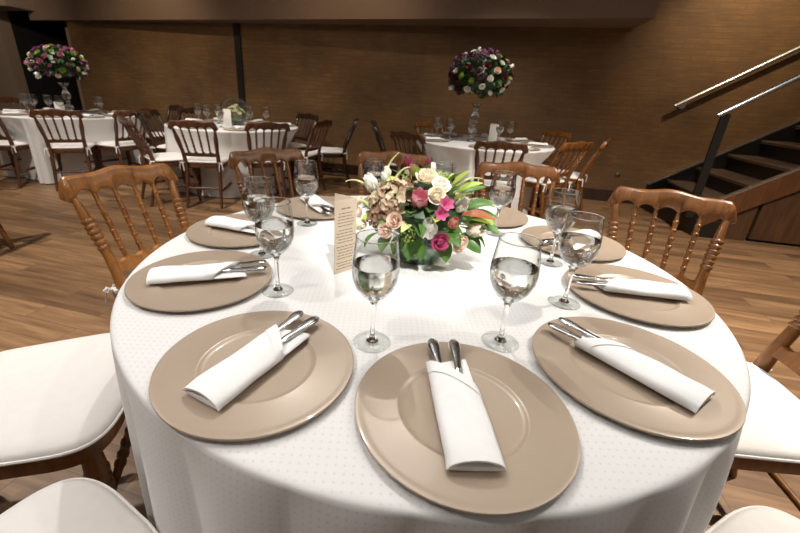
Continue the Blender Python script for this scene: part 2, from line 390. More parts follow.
# rails
MBr = MB(); a = W(1.42, 1.27, 1.165); bE = a + (U + Vector((0, 0, .70))) * 3.2
lb(MBr.tube([a, bE], .026, 16)).build('handrail', MT['steel'], stairs)
pp = MB(); p0 = W(1.49, 1.262, .19); p1 = W(1.485, 1.262, 1.19)
lb(wbox(1.455, 1.525, 1.25, 1.275, .19, 1.185)).build('newel_post', MT['black'], stairs, smooth=False)
wr = tag(empty('wall_handrail', W(1.5, .07, 1.24)), 'round steel handrail fixed on brackets to the brick wall above the stairs', 'handrail')
OFF2 = W(1.5, .07, 1.24)
m = MB().tube([W(1.49, .10, 1.232), W(1.52, .10, 1.248), W(4.6, .10, 1.248 + 3.08 * .652)], .024, 14); m.v = [tuple(Vector(p) - OFF2) for p in m.v]; m.build('rail', MT['steel'], wr)
for s in (1.60, 3.0, 4.4):
    z = 1.248 + (s - 1.52) * .652
    m = MB().tube([W(s, .004, z - .06), W(s, .02, z - .06)], .035, 16); m.tube([W(s, .015, z - .06), W(s, .08, z - .055), W(s, .10, z - .02)], .009, 8)
    m.v = [tuple(Vector(p) - OFF2) for p in m.v]; m.build('bracket', MT['steel'], wr)
sk = empty('wall_socket', W(1.13, .0, .36)); sk.scale = (.75, .75, .75); tag(sk, 'small round metal socket low on the brick wall left of the stairs', 'socket')
rotw = Matrix.Rotation(ANG, 4, 'Z') @ Matrix.Rotation(PI / 2, 4, 'X')
m = MB().lathe([(0, 0), (.035, 0), (.04, .012), (.03, .02), (0, .02)], 20).xf(rotw); m.build('plate', MT['brass'], sk)
m = MB().lathe([(0, .018), (.015, .018), (.017, .035), (.010, .042), (0, .043)], 16).xf(rotw); m.build('plug', MT['black'], sk)

# ------------------------------------------------------------------ chairs
def turned(p0, p1, prof, n=12):
    p0, p1 = Vector(p0), Vector(p1)
    pts = [p0.lerp(p1, t) for t, r in prof]; return MB().tube(pts, [r for t, r in prof], n)
def rings(base, pos, amp, wd=.012):
    # base: list of (t, r); adds beads at pos
    out = []
    def rb(t):
        for (t0, a), (t1, b_) in zip(base, base[1:]):
            if t0 <= t <= t1: return a + (b_ - a) * (t - t0) / (t1 - t0)
        return base[-1][1]
    ts = sorted(set([t for t, _ in base] + [round(p + d * wd, 4) for p in pos for d in (-1, -.6, 0, .6, 1)]))
    for t in ts:
        if not 0 <= t <= 1: continue
        r = rb(t)
        for p in pos:
            d = abs(t - p) / wd
            if d < .98: r += amp * (1 - d * d) ** .5
        out.append((t, r))
    return out
def seat_outline(k=1.0, n=40, grow=0):
    pts = []
    for i in range(n):
        a = 2 * PI * i / n; c, s_ = math.cos(a), math.sin(a)
        e = .38
        x = math.copysign(abs(c) ** e, c); y = math.copysign(abs(s_) ** e, s_)
        hw = (.208 + .022 * y + grow) * k; px = x * hw
        py = .01 + y * (.205 + grow) * k + (.02 * (1 - x * x) if y > 0 else 0)
        pts.append((px, py))
    return pts
def make_chair(wm):
    root = empty('dining_chair')
    # seat frame
    rs = []
    for z, g in ((.398, -.012), (.404, -.003), (.425, 0), (.44, -.004), (.443, -.012)):
        rs.append([(x, y, z) for x, y in seat_outline(1, 44, g)])
    MB().loft(rs).build('seat_frame', wm, root)
    rs = []
    for z, g in ((.4435, -.012), (.448, .004), (.459, .010), (.470, .008), (.478, -.002), (.484, -.03), (.489, -.07), (.492, -.13)):
        rs.append([(x, y, z) for x, y in seat_outline(1, 44, g)])
    cu = MB().loft(rs).build('cushion', MT['cushion'], root, angle=70)
    pz = MB(); o = seat_outline(1, 60, .012); pz.tube([(x, y, .4625) for x, y in o] + [(o[0][0], o[0][1], .4625)], .0035, 6); pz.build('piping', MT['cushion'], cu)
    for sx in (-1, 1):
        t = MB(); bx, by, bz_ = sx * .19, -.225, .455
        for k, (dx, dz, ln) in enumerate(((.5, -.9, .10), (-.4, -1, .12))):
            t.tube([(bx, by, bz_), (bx + sx * dx * .02, by - .015, bz_ + .003), (bx + sx * dx * .035, by - .02, bz_ - .025), (bx + sx * dx * .045, by - .02, bz_ - ln * .65)], [.004, .005, .006, .005], 8, .3)
        for q in (-1, 1):
            t.tube([(bx, by, bz_), (bx + q * .014, by - .008, bz_ + .014), (bx + q * .026, by - .01, bz_ + .006), (bx + q * .016, by - .008, bz_ - .006), (bx, by - .002, bz_)], [.004, .005, .006, .005, .004], 8, .4)
        t.tube([(bx, by + .03, bz_), (bx - sx * .01, by - .005, bz_), (bx + sx * .012, by - .008, bz_)], .008, 8)
        t.build('tie', MT['cushion'], cu)
    # back posts: stile + sabre rear leg in one piece
    for sx in (-1, 1):
        path = [(sx * .172, -.29, 0), (sx * .169, -.262, .1), (sx * .166, -.235, .2), (sx * .163, -.215, .3), (sx * .162, -.203, .40), (sx * .163, -.203, .46), (sx * .165, -.215, .52), (sx * .168, -.235, .58)]
        rad = [.014, .0155, .0175, .0195, .021, .021, .0195, .018]
        a, bq = Vector((sx * .168, -.235, .58)), Vector((sx * .194, -.325, .80))
        pr = rings([(0, .018), (.25, .0165), (.5, .019), (.75, .0165), (1, .011)], [.18, .27, .36, .45, .54, .63], .0045, .036)
        for t_, r_ in pr[1:]:
            path.append(tuple(a.lerp(bq, t_))); rad.append(r_)
        MB().tube(path, rad, 14).build('back_post', wm, root)
    # crest rail
    def crest(zlow, zhigh, thick, y0, curve, hw, n=64):
        rs = []
        for i in range(n + 1):
            x = -hw + 2 * hw * i / n
            zl, zh = zlow(x), zhigh(x); zl = min(zl, zh - .012)
            y = y0 + curve * (1 - (x / hw) ** 2) ; rec = .30
            prof = []
            for (fy, fz) in ((-.5, .12), (-.5, .88), (-.28, 1), (.28, 1), (.5, .88), (.5, .12), (.28, 0), (-.28, 0)):
                z = zl + (zh - zl) * fz
                prof.append((x, y + fy * thick - (z - .80) * rec, z))
            rs.append(prof)
        return MB().loft(rs)
    HW = .226; sp = [-.115, -.039, .039, .115]; nodes = [-.188] + sp + [.188]
    def zl(x):
        ax = abs(x)
        if ax > .188:
            q = (ax - .188) / (HW - .188); return .790 - .004 * math.sin(q * PI) + .05 * max(0, q - .55) ** 1.5
        for p, q in zip(nodes, nodes[1:]):
            if p <= x <= q:
                t = (x - p) / (q - p); hgt = .030 if abs((p + q) / 2) < .13 else .036
                base = .786
                return base + hgt * (max(0, math.sin(t * PI)) ** .55)
        return .8
    def zh(x):
        q = abs(x) / HW
        z = .886 - .012 * (1 - math.cos(q * 2.2 * PI)) / 2 * (1 if q < .9 else 1) - .020 * q ** 3
        if q > .86: z -= .055 * ((q - .86) / .14) ** 2.2
        return z
    crest(zl, zh, .034, -.335, -.018, HW).build('crest_rail', wm, root, angle=50)
    def zl2(x): return .522
    def zh2(x):
        for p, q in zip(nodes, nodes[1:]):
            if p <= x <= q:
                t = (x - p) / (q - p); return .578 - .022 * (max(0, math.sin(t * PI)) ** .6)
        return .575
    rs = []
    for i in range(49):
        x = -.166 + .332 * i / 48; z0_, z1_ = zl2(x), zh2(x / .9)
        yc = -.222 - .012 * (1 - (x / .172) ** 2)
        rs.append([(x, yc - .011 - (z - .55) * .38 * 1 + (0.022 if s_ else 0), z) for z, s_ in ((z0_, 0), (z1_, 0), (z1_, 1), (z0_, 1))])
    MB().loft(rs).build('back_rail', wm, root, angle=50)
    for x in sp:
        b0 = Vector((x * .90, -.228 - .012 * (1 - (x / .172) ** 2) - .012, .565)); b1 = Vector((x * 1.02, -.331 - .018 * (1 - (x / HW) ** 2), .806))
        turned(b0, b1, rings([(0, .0085), (.3, .0098), (.7, .0098), (1, .0075)], [.12, .26, .40, .54, .68, .82], .0028, .02), 10).build('spindle', wm, root)
    # front legs
    for sx in (-1, 1):
        turned((sx * .175, .175, .405), (sx * .192, .195, 0), rings([(0, .021), (.1, .024), (.3, .021), (.55, .0215), (.85, .0155), (1, .012)], [.16, .22, .28, .52, .58, .86], .004, .025), 14).build('front_leg', wm, root)
        turned((sx * .183, .187, .19), (sx * .175, -.243, .17), rings([(0, .010), (.5, .014), (1, .010)], [.3, .42, .5, .58, .7], .003, .03), 10).build('stretcher', wm, root)
    turned((-.182, .185, .24), (.182, .185, .24), rings([(0, .010), (.5, .0135), (1, .010)], [.3, .38, .5, .62, .7], .0035, .025), 10).build('stretcher', wm, root)
    turned((-.174, -.235, .2), (.174, -.235, .2), [(0, .010), (.5, .012), (1, .010)], 10).build('stretcher', wm, root)
    return root
chair0 = make_chair(MT['brown'])
first = [True]
placed = []
def chair(crest=None, f=(0, 1), seat=None, label='', group=None, wm='brown'):
    fx, fy = f; l = math.hypot(fx, fy); fx, fy = fx / l, fy / l
    if seat is None: seat = (crest[0] + .335 * fx, crest[1] + .335 * fy)
    if first[0]: o = chair0; first[0] = False
    else: o = copy_tree(chair0, None, {MT['brown']: MT[wm]} if wm != 'brown' else None)
    o.location = (seat[0], seat[1], 0); o.rotation_euler = (0, 0, math.atan2(-fx, fy))
    tag(o, label, 'chair', group); placed.append((seat, (fx, fy))); return o
G1 = 'chairs round the front table'
chair(seat=(-.87, .75), f=(.94, .34), label='wooden chair at front left whose white seat cushion and turned front leg show', group=G1)
chair(crest=(-1.03, 1.52), f=(.90, -.44), label='honey coloured wooden spindle back chair at the left of the front table', group=G1, wm='honey')
chair(crest=(-.65, 2.22), f=(.64, -.77), label='brown wooden chair behind the goblets at the back left of the front table', group=G1)
chair(crest=(.058, 2.36), f=(-.11, -.99), label='brown wooden chair whose crest shows right behind the flower centrepiece', group=G1)
chair(crest=(.755, 2.18), f=(-.17, -.985), label='brown wooden chair just right of the centrepiece at the back of the front table', group=G1)
chair(crest=(1.22, 1.61), f=(-.48, -.877), label='brown wooden spindle back chair at the right, in front of the staircase', group=G1)
chair(seat=(.995, .885), f=(-.985, .16), label='chair at right edge with white seat, one rear post and back rail showing', group=G1)
chair(seat=(-.52, .245), f=(.53, .85), label='chair in the bottom left corner showing only a white cushion corner', group=G1)
chair(seat=(.75, .264), f=(-.49, .87), label='chair in the bottom right corner showing only the cushion front', group=G1)
TA, TB, TC = (-4.07, 5.22), (-1.83, 4.9), (1.1, 4.5)
GA, GB, GC = 'chairs round the far left table', 'chairs round the middle back table', 'chairs round the right back table'
chair(seat=(-3.01, 2.45), f=(-1, .0), label='chair cut off by the left edge showing one curved rear leg on the floor', wm='brown')
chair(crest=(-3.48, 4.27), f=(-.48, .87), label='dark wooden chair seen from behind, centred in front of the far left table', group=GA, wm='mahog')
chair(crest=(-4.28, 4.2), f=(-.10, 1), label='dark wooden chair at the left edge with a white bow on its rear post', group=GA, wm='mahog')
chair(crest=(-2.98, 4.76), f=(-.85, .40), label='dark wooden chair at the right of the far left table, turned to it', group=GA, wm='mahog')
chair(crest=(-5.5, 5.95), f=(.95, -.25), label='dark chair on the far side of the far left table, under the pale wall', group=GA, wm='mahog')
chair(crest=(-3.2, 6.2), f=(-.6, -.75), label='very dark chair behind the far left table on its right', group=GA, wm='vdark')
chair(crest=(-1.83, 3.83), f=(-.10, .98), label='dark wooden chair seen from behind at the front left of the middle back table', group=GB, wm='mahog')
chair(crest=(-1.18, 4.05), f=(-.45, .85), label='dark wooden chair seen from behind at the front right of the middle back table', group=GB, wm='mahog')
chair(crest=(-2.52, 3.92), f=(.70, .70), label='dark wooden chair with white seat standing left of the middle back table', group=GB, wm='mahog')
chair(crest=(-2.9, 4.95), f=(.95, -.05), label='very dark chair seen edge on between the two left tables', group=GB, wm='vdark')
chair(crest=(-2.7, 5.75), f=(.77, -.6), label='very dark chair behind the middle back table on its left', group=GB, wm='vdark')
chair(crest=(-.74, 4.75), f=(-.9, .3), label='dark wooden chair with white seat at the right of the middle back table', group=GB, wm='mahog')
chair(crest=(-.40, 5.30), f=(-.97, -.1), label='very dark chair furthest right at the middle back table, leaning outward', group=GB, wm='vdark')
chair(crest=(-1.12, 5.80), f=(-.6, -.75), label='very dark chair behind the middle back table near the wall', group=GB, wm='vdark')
chair(crest=(1.0, 3.42), f=(.22, .98), label='brown wooden chair seen from behind in front of the right back table', group=GC, wm='mahog')
chair(crest=(.22, 3.80), f=(.75, .66), label='dark brown chair seen from behind at front left of the right back table', group=GC, wm='mahog')
chair(crest=(-.09, 4.6), f=(1, .02), label='very dark chair seen edge on, nearer one left of the right back table', group=GC, wm='vdark')
chair(crest=(-.12, 5.02), f=(1, -.05), label='very dark chair seen edge on, further one left of the right back table', group=GC, wm='vdark')
chair(crest=(.60, 5.45), f=(.40, -.85), label='brown chair whose crest shows behind the right back table on its left', group=GC, wm='brown')
chair(crest=(2.12, 5.02), f=(-.9, -.35), label='brown chair whose crest shows behind the right back table on its right', group=GC, wm='brown')
chair(crest=(1.80, 3.76), f=(-.5, .86), label='brown chair at the right of the right back table, nearer of the pair', group=GC, wm='brown')
chair(crest=(2.30, 4.22), f=(-.85, .52), label='brown chair right of the right back table, outer of the pair, cushion bow showing', group=GC, wm='brown')

# ------------------------------------------------------------------ round tables and cloths
TZ = .757
def table(c, R, name_label, seed, folds, gname, cloth_label):
    t = tag(empty('round_table', (c[0], c[1], 0)), name_label, 'table')
    MB().lathe([(0, .725), (R - .045, .725), (R - .04, .729), (R - .04, .751), (R - .045, .7545), (0, .7545)], 64).build('tabletop', MT['panel'], t)
    for k in range(4):
        a = PI / 4 + k * PI / 2
        MB().tube([(.34 * math.cos(a), .34 * math.sin(a), .725), (.40 * math.cos(a), .40 * math.sin(a), .0)], [.02, .015], 10).build('leg', MT['vdark'], t)
    rr = random.Random(seed); ph = [rr.uniform(0, 2 * PI) for _ in range(4)]
    def fold(a):
        q = abs(math.sin(folds * a / 2 + ph[0] + .7 * math.sin(3 * a + ph[1]) + .3 * math.sin(5 * a + ph[2])))
        v = (2 * q ** .75 - 1) * (.75 + .3 * math.sin(2 * a + ph[3])) + .15 * math.sin(4 * a + ph[2])
        return v
    c_min = .62
    def clear(a, z):
        lim = 9
        for (sx, sy), (fx, fy) in placed:
            dx, dy = sx - c[0], sy - c[1]
            if math.hypot(dx, dy) > R + .45: continue
            # ray from the centre in direction a against the seat square (grown a little)
            ux, uy = math.cos(a), math.sin(a)
            ox, oy = -dx, -dy
            lx, ly = (fy, -fx), (fx, fy)
            o = (ox * lx[0] + oy * lx[1], ox * ly[0] + oy * ly[1]); d = (ux * lx[0] + uy * lx[1], ux * ly[0] + uy * ly[1])
            t0, t1 = 0, 9
            for q, h0, h1 in ((0, -.225, .225), (1, -.2, .235)):
                if abs(d[q]) < 1e-6:
                    if not h0 < o[q] < h1: t0 = 99
                    continue
                a0, a1 = (h0 - o[q]) / d[q], (h1 - o[q]) / d[q]
                t0, t1 = max(t0, min(a0, a1)), min(t1, max(a0, a1))
            if t0 < t1: lim = min(lim, max(t0, c_min))
        return lim
    n = 560; zs = [.752, .745, .735, .72, .69, .65, .60, .54, .47, .40, .32, .24, .16, .08, .012]
    m = MB(); uv = []
    top = [(0.0001, TZ)] + [(R * k / 8, TZ) for k in range(1, 8)] + [(R - .010, TZ), (R - .002, TZ - .001)]
    cols = []
    import functools
    cl = [clear(2 * PI * i / n, 0) for i in range(n)]
    cl = [min(cl[(i + k) % n] for k in range(-6, 7)) for i in range(n)]
    cl = [sum(min(cl[(i + k) % n], 1.0) for k in range(-10, 11)) / 21 for i in range(n)]
    for i in range(n):
        a = 2 * PI * i / n; fv = fold(a); col = []; s_ = 0
        for r, z in top: col.append((r * math.cos(a), r * math.sin(a), z)); uv.append((r * math.cos(a), r * math.sin(a)))
        for z in zs:
            g = max(0, (.748 - z) / .748) ** .62
            r = R + .003 + .014 * g + g * .052 * (fv - .2)
            tt = min(1, max(0, (.745 - z) / .20)); r = min(r, cl[i] * tt + 9 * (1 - tt)) if tt > .98 else min(r, r + (min(r, cl[i]) - r) * tt)
            r = max(r, .5)
            col.append((r * math.cos(a), r * math.sin(a), z)); uv.append((a * R * 1.03, z + 3))
        cols.append(col)
    k = len(cols[0]); m.v = [p for cc in cols for p in cc]
    m.f = [(i * k + q, ((i + 1) % n) * k + q, ((i + 1) % n) * k + q + 1, i * k + q + 1) for i in range(n) for q in range(k - 1)]
    o = m.build('tablecloth', MT['cloth'], angle=80)
    ul = o.data.uv_layers.new(name='uv')
    for p in o.data.polygons:
        us = [uv[o.data.loops[l].vertex_index] for l in p.loop_indices]; big = max(x[0] for x in us) - min(x[0] for x in us) > 2 and us[0][1] > 2
        for l, x in zip(p.loop_indices, us): ul.data[l].uv = (x[0] + (2 * PI * R * 1.03 if big and x[0] < 1 else 0), x[1])
    o.location = (c[0], c[1], 0); tag(o, cloth_label, 'tablecloth'); return o
TM = (.108, 1.056)
table(TM, .752, 'large round dining table in the foreground under the dotted white cloth', 3, 28, '', 'white dotted cloth on the front table, hanging to the floor in folds')
table(TA, .755, 'round dining table at far left under a white cloth', 5, 26, '', 'white cloth on the far left table below the tall flowers')
table(TB, .755, 'round dining table in the middle back under a white cloth', 8, 28, '', 'white cloth on the middle back table with the glass sphere')
table(TC, .755, 'round dining table at the right back under a white cloth', 11, 26, '', 'white cloth on the right back table in front of the brick wall')

# ------------------------------------------------------------------ goblet, charger, napkin, cutlery
def make_goblet():
    g = empty('water_goblet')
    out = [(.006, .090), (.012, .096), (.024, .106), (.035, .121), (.0415, .138), (.0435, .155), (.0425, .175), (.0395, .197), (.0372, .2195)]
    inn = [(.0364, .2196), (.0387, .197), (.0416, .175), (.0425, .155), (.0404, .138), (.0338, .122), (.022, .1085), (.008, .1015), (.0001, .1005)]
    MB().lathe(out + inn, 40, cap=False).build('bowl', MT['glass'], g, angle=60)
    m = MB(); q = 40; m.loft([[((.0368 + .0011 * math.cos(b)) * math.cos(2 * PI * i / q), (.0368 + .0011 * math.cos(b)) * math.sin(2 * PI * i / q), .2196 + .0011 * math.sin(b)) for b in (0, PI / 3, 2 * PI / 3, PI, 4 * PI / 3, 5 * PI / 3)] for i in range(q + 1)], cap=False)
    m.build('rim', MT['stem'], g, angle=80)
    MB().lathe([(0, .0045), (.012, .0052), (.0075, .011), (.0048, .02), (.0041, .04), (.0042, .065), (.0052, .082), (.008, .0915), (.011, .0955), (0, .0965)], 20).build('stem', MT['stem'], g, angle=60)
    MB().lathe([(0, 0), (.0355, 0), (.0368, .0012), (.036, .0022), (.022, .0042), (.010, .006), (0, .0062)], 36).build('foot', MT['glass'], g, angle=60)
    MB().lathe([(.0001, .1010), (.0078, .1020), (.0215, .109), (.0333, .1225), (.0399, .1383), (.0418, .152), (.0415, .168), (.0405, .1680), (0.0001, .1676)], 40, cap=False).build('water', MT['water'], g, angle=50)
    return g
gob0 = make_goblet(); gf = [True]
def goblet(x, y, label, group, rz=0.):
    o = gob0 if gf[0] else copy_tree(gob0); gf[0] = False
    o.location = (x, y, TZ + .0006); o.rotation_euler = (0, 0, rz); tag(o, label, 'glass', group)
GG = 'goblets on the front table'
for x, y, l in ((-.003, .631, 'water filled goblet nearest the camera, at the left of the nearest charger'), (.253, .654, 'water filled goblet nearest the camera, at the right of the nearest charger'),
    (.456, .831, 'goblet of water standing between the two chargers on the right'), (.520, 1.079, 'goblet of water on the right, in front of the back right napkin'),
    (.417, 1.324, 'goblet of water just right of the green leaves of the centrepiece'), (-.234, .815, 'goblet of water at left, in front of another goblet'),
    (-.335, 1.024, 'goblet of water at left, half hidden behind a nearer goblet'), (-.262, 1.325, 'goblet of water at back left behind the menu card'),
    (.224, 1.46, 'goblet hidden behind the right part of the centrepiece, rim showing'), (-.03, 1.45, 'goblet behind the left top of the centrepiece, rim showing')):
    goblet(x, y, l, GG)
PT = TZ + .0125   # height of the charger rim
ch0 = MB().lathe([(0, .0), (.098, .0), (.112, .003), (.158, .0085), (.1645, .0085), (.165, .010), (.1642, .0122), (.160, .0128), (.156, .0118), (.150, .0118), (.104, .0100), (.101, .0106), (.0985, .0106), (.096, .0092), (.092, .0066), (.088, .006), (0, .006)], 96).build('charger_plate', MT['charger'], angle=35)
cf = [True]
def charger(x, y, label, group):
    o = ch0 if cf[0] else ch0.copy()
    if not cf[0]: C.objects.link(o)
    cf[0] = False; o.location = (x, y, TZ + .0008); tag(o, label, 'charger plate', group); return o
def make_napkin():
    n = empty('napkin'); W_ = .0375; rr = random.Random(4)
    def ring(y, z0, h, wl, wr, k=20):
        out = []
        for i in range(k):
            a = 2 * PI * i / k; c, s_ = math.cos(a), math.sin(a)
            x = (wr if c > 0 else wl) * math.copysign(abs(c) ** .5, c); z = z0 + h / 2 + h / 2 * math.copysign(abs(s_) ** .8, s_)
            out.append((x, y, z))
        return out
    rs = []
    for t in range(13):
        y = -.1 + .205 * t / 12
        sh = .012 * max(0, (t - 9) / 3)
        rs.append([(x, yy + (x * .30 if t == 12 else 0), z) for x, yy, z in ring(y, .0, .0075, W_ - .0 * t, W_ - .002, 20)])
    MB().loft(rs).build('lower_fold', MT['napkin'], n, angle=60)
    # upper flap: folded sheet arched over the cutlery, its inner end cut on a slant
    nu, nv = 20, 16
    def top(u, v, lift=0):
        x = -W_ - .001 + (2 * W_ + .002) * u
        yend = .098 - .062 * u ** 1.2
        y = -.1025 + (yend + .1025) * v
        arch = (max(0, math.sin(PI * u))) ** .45
        h = .0065 + arch * (.0135 + .003 * (1 - v)) + .0012 * math.sin(9 * v + 3 * u)
        if v < .12: h -= .003 * (1 - v / .12)
        return (x, y, h + lift)
    m = MB()
    vs = [top(i / nu, j / nv) for j in range(nv + 1) for i in range(nu + 1)]
    lo = [(x * .97, y, max(.003, z - .003)) for x, y, z in vs]
    q = len(vs); fs = []; id_ = lambda i, j: j * (nu + 1) + i
    for j in range(nv):
        for i in range(nu):
            fs.append((id_(i, j), id_(i + 1, j), id_(i + 1, j + 1), id_(i, j + 1))); fs.append((id_(i, j) + q, id_(i, j + 1) + q, id_(i + 1, j + 1) + q, id_(i + 1, j) + q))
    for i in range(nu):
        for j in (0, nv): fs.append((id_(i, j), id_(i + 1, j), id_(i + 1, j) + q, id_(i, j) + q))
    for j in range(nv):
        for i in (0, nu): fs.append((id_(i, j), id_(i, j + 1), id_(i, j + 1) + q, id_(i, j) + q))
    m.add(vs + lo, fs); m.build('upper_fold', MT['napkin'], n, angle=60)
    # narrow band of the turned-over hem, running along the slant
    rs = []
    for i in range(13):
        u = i / 12; x, y, z = top(u, 1); x1, y1, z1 = top(u, .86)
        rs.append([(x, y + .001, z + .0004), (x, y + .001, z + .0022), (x1, y1, z1 + .0022), (x1, y1, z1 + .0004)])
    MB().loft(rs).build('hem', MT['napkin'], n, angle=60)
    # inner tongue on the left showing above the slant
    return n
nap0 = make_napkin(); nf = [True]
def blade(stations, n=10):
    rs = []
    for y, wd, th, z in stations:
        rs.append([(wd * math.copysign(abs(math.cos(2 * PI * k / n)) ** .8, math.cos(2 * PI * k / n)), y, z + th * math.sin(2 * PI * k / n)) for k in range(n)])
    return MB().loft(rs)
def make_fork():
    f = empty('fork')
    blade([(.160, .0015, .0015, 0), (.158, .0065, .0028, 0), (.150, .0112, .0038, 0), (.138, .0114, .0038, 0), (.115, .0084, .003, 0), (.085, .0052, .0027, 0), (.05, .004, .0025, 0), (.02, .004, .0022, 0)], 14).build('handle', MT['silver'], f)
    m = blade([(.022, .004, .002, 0), (.010, .009, .0015, -.0005), (-.005, .0105, .0013, -.001), (-.012, .010, .0013, -.001)], 12)
    for k in range(4): m.box((-.0075 + k * .005, -.028, -.0008), (.0024, .036, .0014))
    m.build('tines', MT['silver'], f); return f
def make_knife():
    f = empty('knife')
    blade([(.166, .0015, .0015, 0), (.164, .007, .003, 0), (.155, .0114, .0046, 0), (.140, .0112, .0048, 0), (.115, .0086, .004, 0), (.09, .0064, .0036, 0), (.082, .0072, .0042, 0), (.078, .0072, .0042, 0), (.074, .006, .0032, 0), (.066, .0068, .0034, 0), (.062, .005, .0025, 0)], 14).build('handle', MT['silver'], f)
    blade([(.062, .006, .0015, 0), (.03, .0085, .0011, 0), (-.03, .0085, .0009, 0), (-.042, .006, .0007, 0), (-.048, .001, .0005, 0)], 10).build('blade', MT['silver'], f); return f
fk0, kn0 = make_fork(), make_knife()
def setting(cx, cy, out_deg, full, lab, dn=0.0, side=1, idx=0):
    """charger, folded napkin, and fork and knife tucked in it; out_deg = way the napkin's closed end points"""
    global nap0, fk0, kn0
    charger(cx, cy, 'taupe charger plate ' + lab, 'chargers on the front table')
    a = math.radians(out_deg); rz = a + PI / 2       # local -y points along out_deg
    ox, oy = math.cos(a) * dn - (.007 if idx == 0 and cy < .5 else 0), math.sin(a) * dn
    n = nap0 if nf[0] else copy_tree(nap0)
    n.location = (cx + ox, cy + oy, TZ + .0148); n.rotation_euler = (0, 0, rz); tag(n, 'white pocket folded napkin on the charger ' + lab, 'napkin', 'napkins on the front table')
    R_ = Matrix.Rotation(rz, 3, 'Z')
    for q, (o0, nm, px, py, rr) in enumerate(((fk0, 'fork', -.016 , .004, .05), (kn0, 'knife', .006, -.002, -.06))):
        o = o0 if nf[0] else copy_tree(o0)
        p = R_ @ Vector((px, py, 0)); o.location = (cx + ox + p.x, cy + oy + p.y, TZ + .0148 + .0125); o.rotation_euler = (0, 0, rz + rr + (idx % 3 - 1) * .03)
        tag(o, 'silver ' + nm + ' tucked in the napkin ' + lab, nm, nm + 's on the front table')
    nf[0] = False
setting(.141, .462, -88, True, 'nearest the camera', .012)
setting(-.197, .543, -117, True, 'at front left', .015, idx=1)
setting(.466, .585, -55.5, True, 'at front right', .015, idx=2)
setting(.663, .897, -9, True, 'at right, before the spindle chair', .012, idx=1)
setting(-.428, .850, 197, True, 'at left, before the honey chair', .012, idx=2)
setting(-.460, 1.208, 162, True, 'behind the paired goblets at left', .012, idx=0)
setting(-.254, 1.519, 120.5, True, 'behind the menu card', .012, idx=1)
setting(.6605, 1.257, 31.5, True, 'at back right, seen through goblets', .012, idx=2)
setting(.437, 1.543, 66, True, 'just right of the centrepiece', .012, idx=0)
setting(.0875, 1.644, 92, True, 'hidden behind the centrepiece', .012, idx=1)

# ------------------------------------------------------------------ menu card
def menu_card(loc, rz, w_, h, label, cat='menu card', text=True, open_=.5):
    r = tag(empty('menu_card', loc, rz), label, cat)
    # tent card: two leaves meeting at a vertical fold on the right
    def leaf(a, nm, flip):
        d = Vector((math.cos(a), math.sin(a), 0)); nn = Vector((-d.y, d.x, 0)) * .0008
        m = MB(); A, B = Vector((0, 0, 0)), d * w_
        m.hexa([A - nn, B - nn, B + nn, A + nn], [p + Vector((0, 0, h)) for p in (A - nn, B - nn, B + nn, A + nn)])
        return m.build(nm, MT['card'], r, smooth=False), d, nn
    f, d, nn = leaf(PI, 'front_leaf', False); leaf(PI - open_, 'back_leaf', True)
    if text:
        m = MB(); rr = random.Random(2); side = Vector((0, -1, 0)) * .0012
        z = h - .022
        for k in range(19):
            if k in (1, 6, 11, 16): z -= .004
            ln = w_ * (rr.uniform(.6, .86) if k else .4); x = -w_ / 2 - ln / 2
            while x < -w_ / 2 + ln / 2 - .003:
                wd = min(rr.uniform(.005, .014), -w_ / 2 + ln / 2 - x); m.box((x + wd / 2, -.00095, z), (wd, .0003, .0026 if k else .004)); x += wd + .0022
            z -= .0082
        m.build('printed_text', MT['ink'], r, smooth=False)
    return r
menu_card((-.062, .968, TZ + .0005), .74, .070, .198, 'cream menu card with small centred print standing left of the flower centrepiece', open_=1.25)

# ------------------------------------------------------------------ flowers
def petal(m, L, Wd, a0, a1, phi, r0=.0, z0=0., cup=.3, nu=4, nv=5, tipw=.6, wav=0):
    pts = []
    rho, z = r0, z0; cl = [(rho, z, a0)]
    for j in range(nv):
        t = (j + .5) / nv; a = a0 + (a1 - a0) * t; rho += math.sin(a) * L / nv; z += math.cos(a) * L / nv; cl.append((rho, z, a0 + (a1 - a0) * (j + 1) / nv))
    vs = []
    for j, (rr_, zz, a) in enumerate(cl):
        v = j / nv; wd = Wd * max(.16, math.sin(PI * min(1, .12 + v * tipw * 1.28)) ** .7)
        for i in range(nu + 1):
            u = -1 + 2 * i / nu; x = rr_ - cup * wd * u * u * math.cos(a) ; y = u * wd; zq = zz + cup * wd * u * u * math.sin(a) * .8 + wav * math.sin(6 * u + 5 * v) * Wd
            vs.append((x * math.cos(phi) - y * math.sin(phi), x * math.sin(phi) + y * math.cos(phi), zq))
    m.add(vs, [(j * (nu + 1) + i, j * (nu + 1) + i + 1, (j + 1) * (nu + 1) + i + 1, (j + 1) * (nu + 1) + i) for j in range(nv) for i in range(nu)])
def rose(R, seed=0):
    rr = random.Random(seed); m = MB(); m.lathe([(0, 0), (R * .3, R * .15), (R * .34, R * .5), (R * .2, R * .78), (0, R * .84)], 10, False)
    for L, (k, a0, a1, ln, r_) in enumerate(((3, .12, -.5, .85, .05), (4, .35, -.35, .92, .08), (5, .62, -.1, 1.0, .1), (6, .95, .25, 1.08, .1), (6, 1.2, .75, 1.12, .08))):
        for i in range(k): petal(m, R * ln, R * (.42 + .07 * L), a0, a1, 2 * PI * i / k + L * .7 + rr.uniform(-.15, .15), R * r_, 0, .28)
    return m
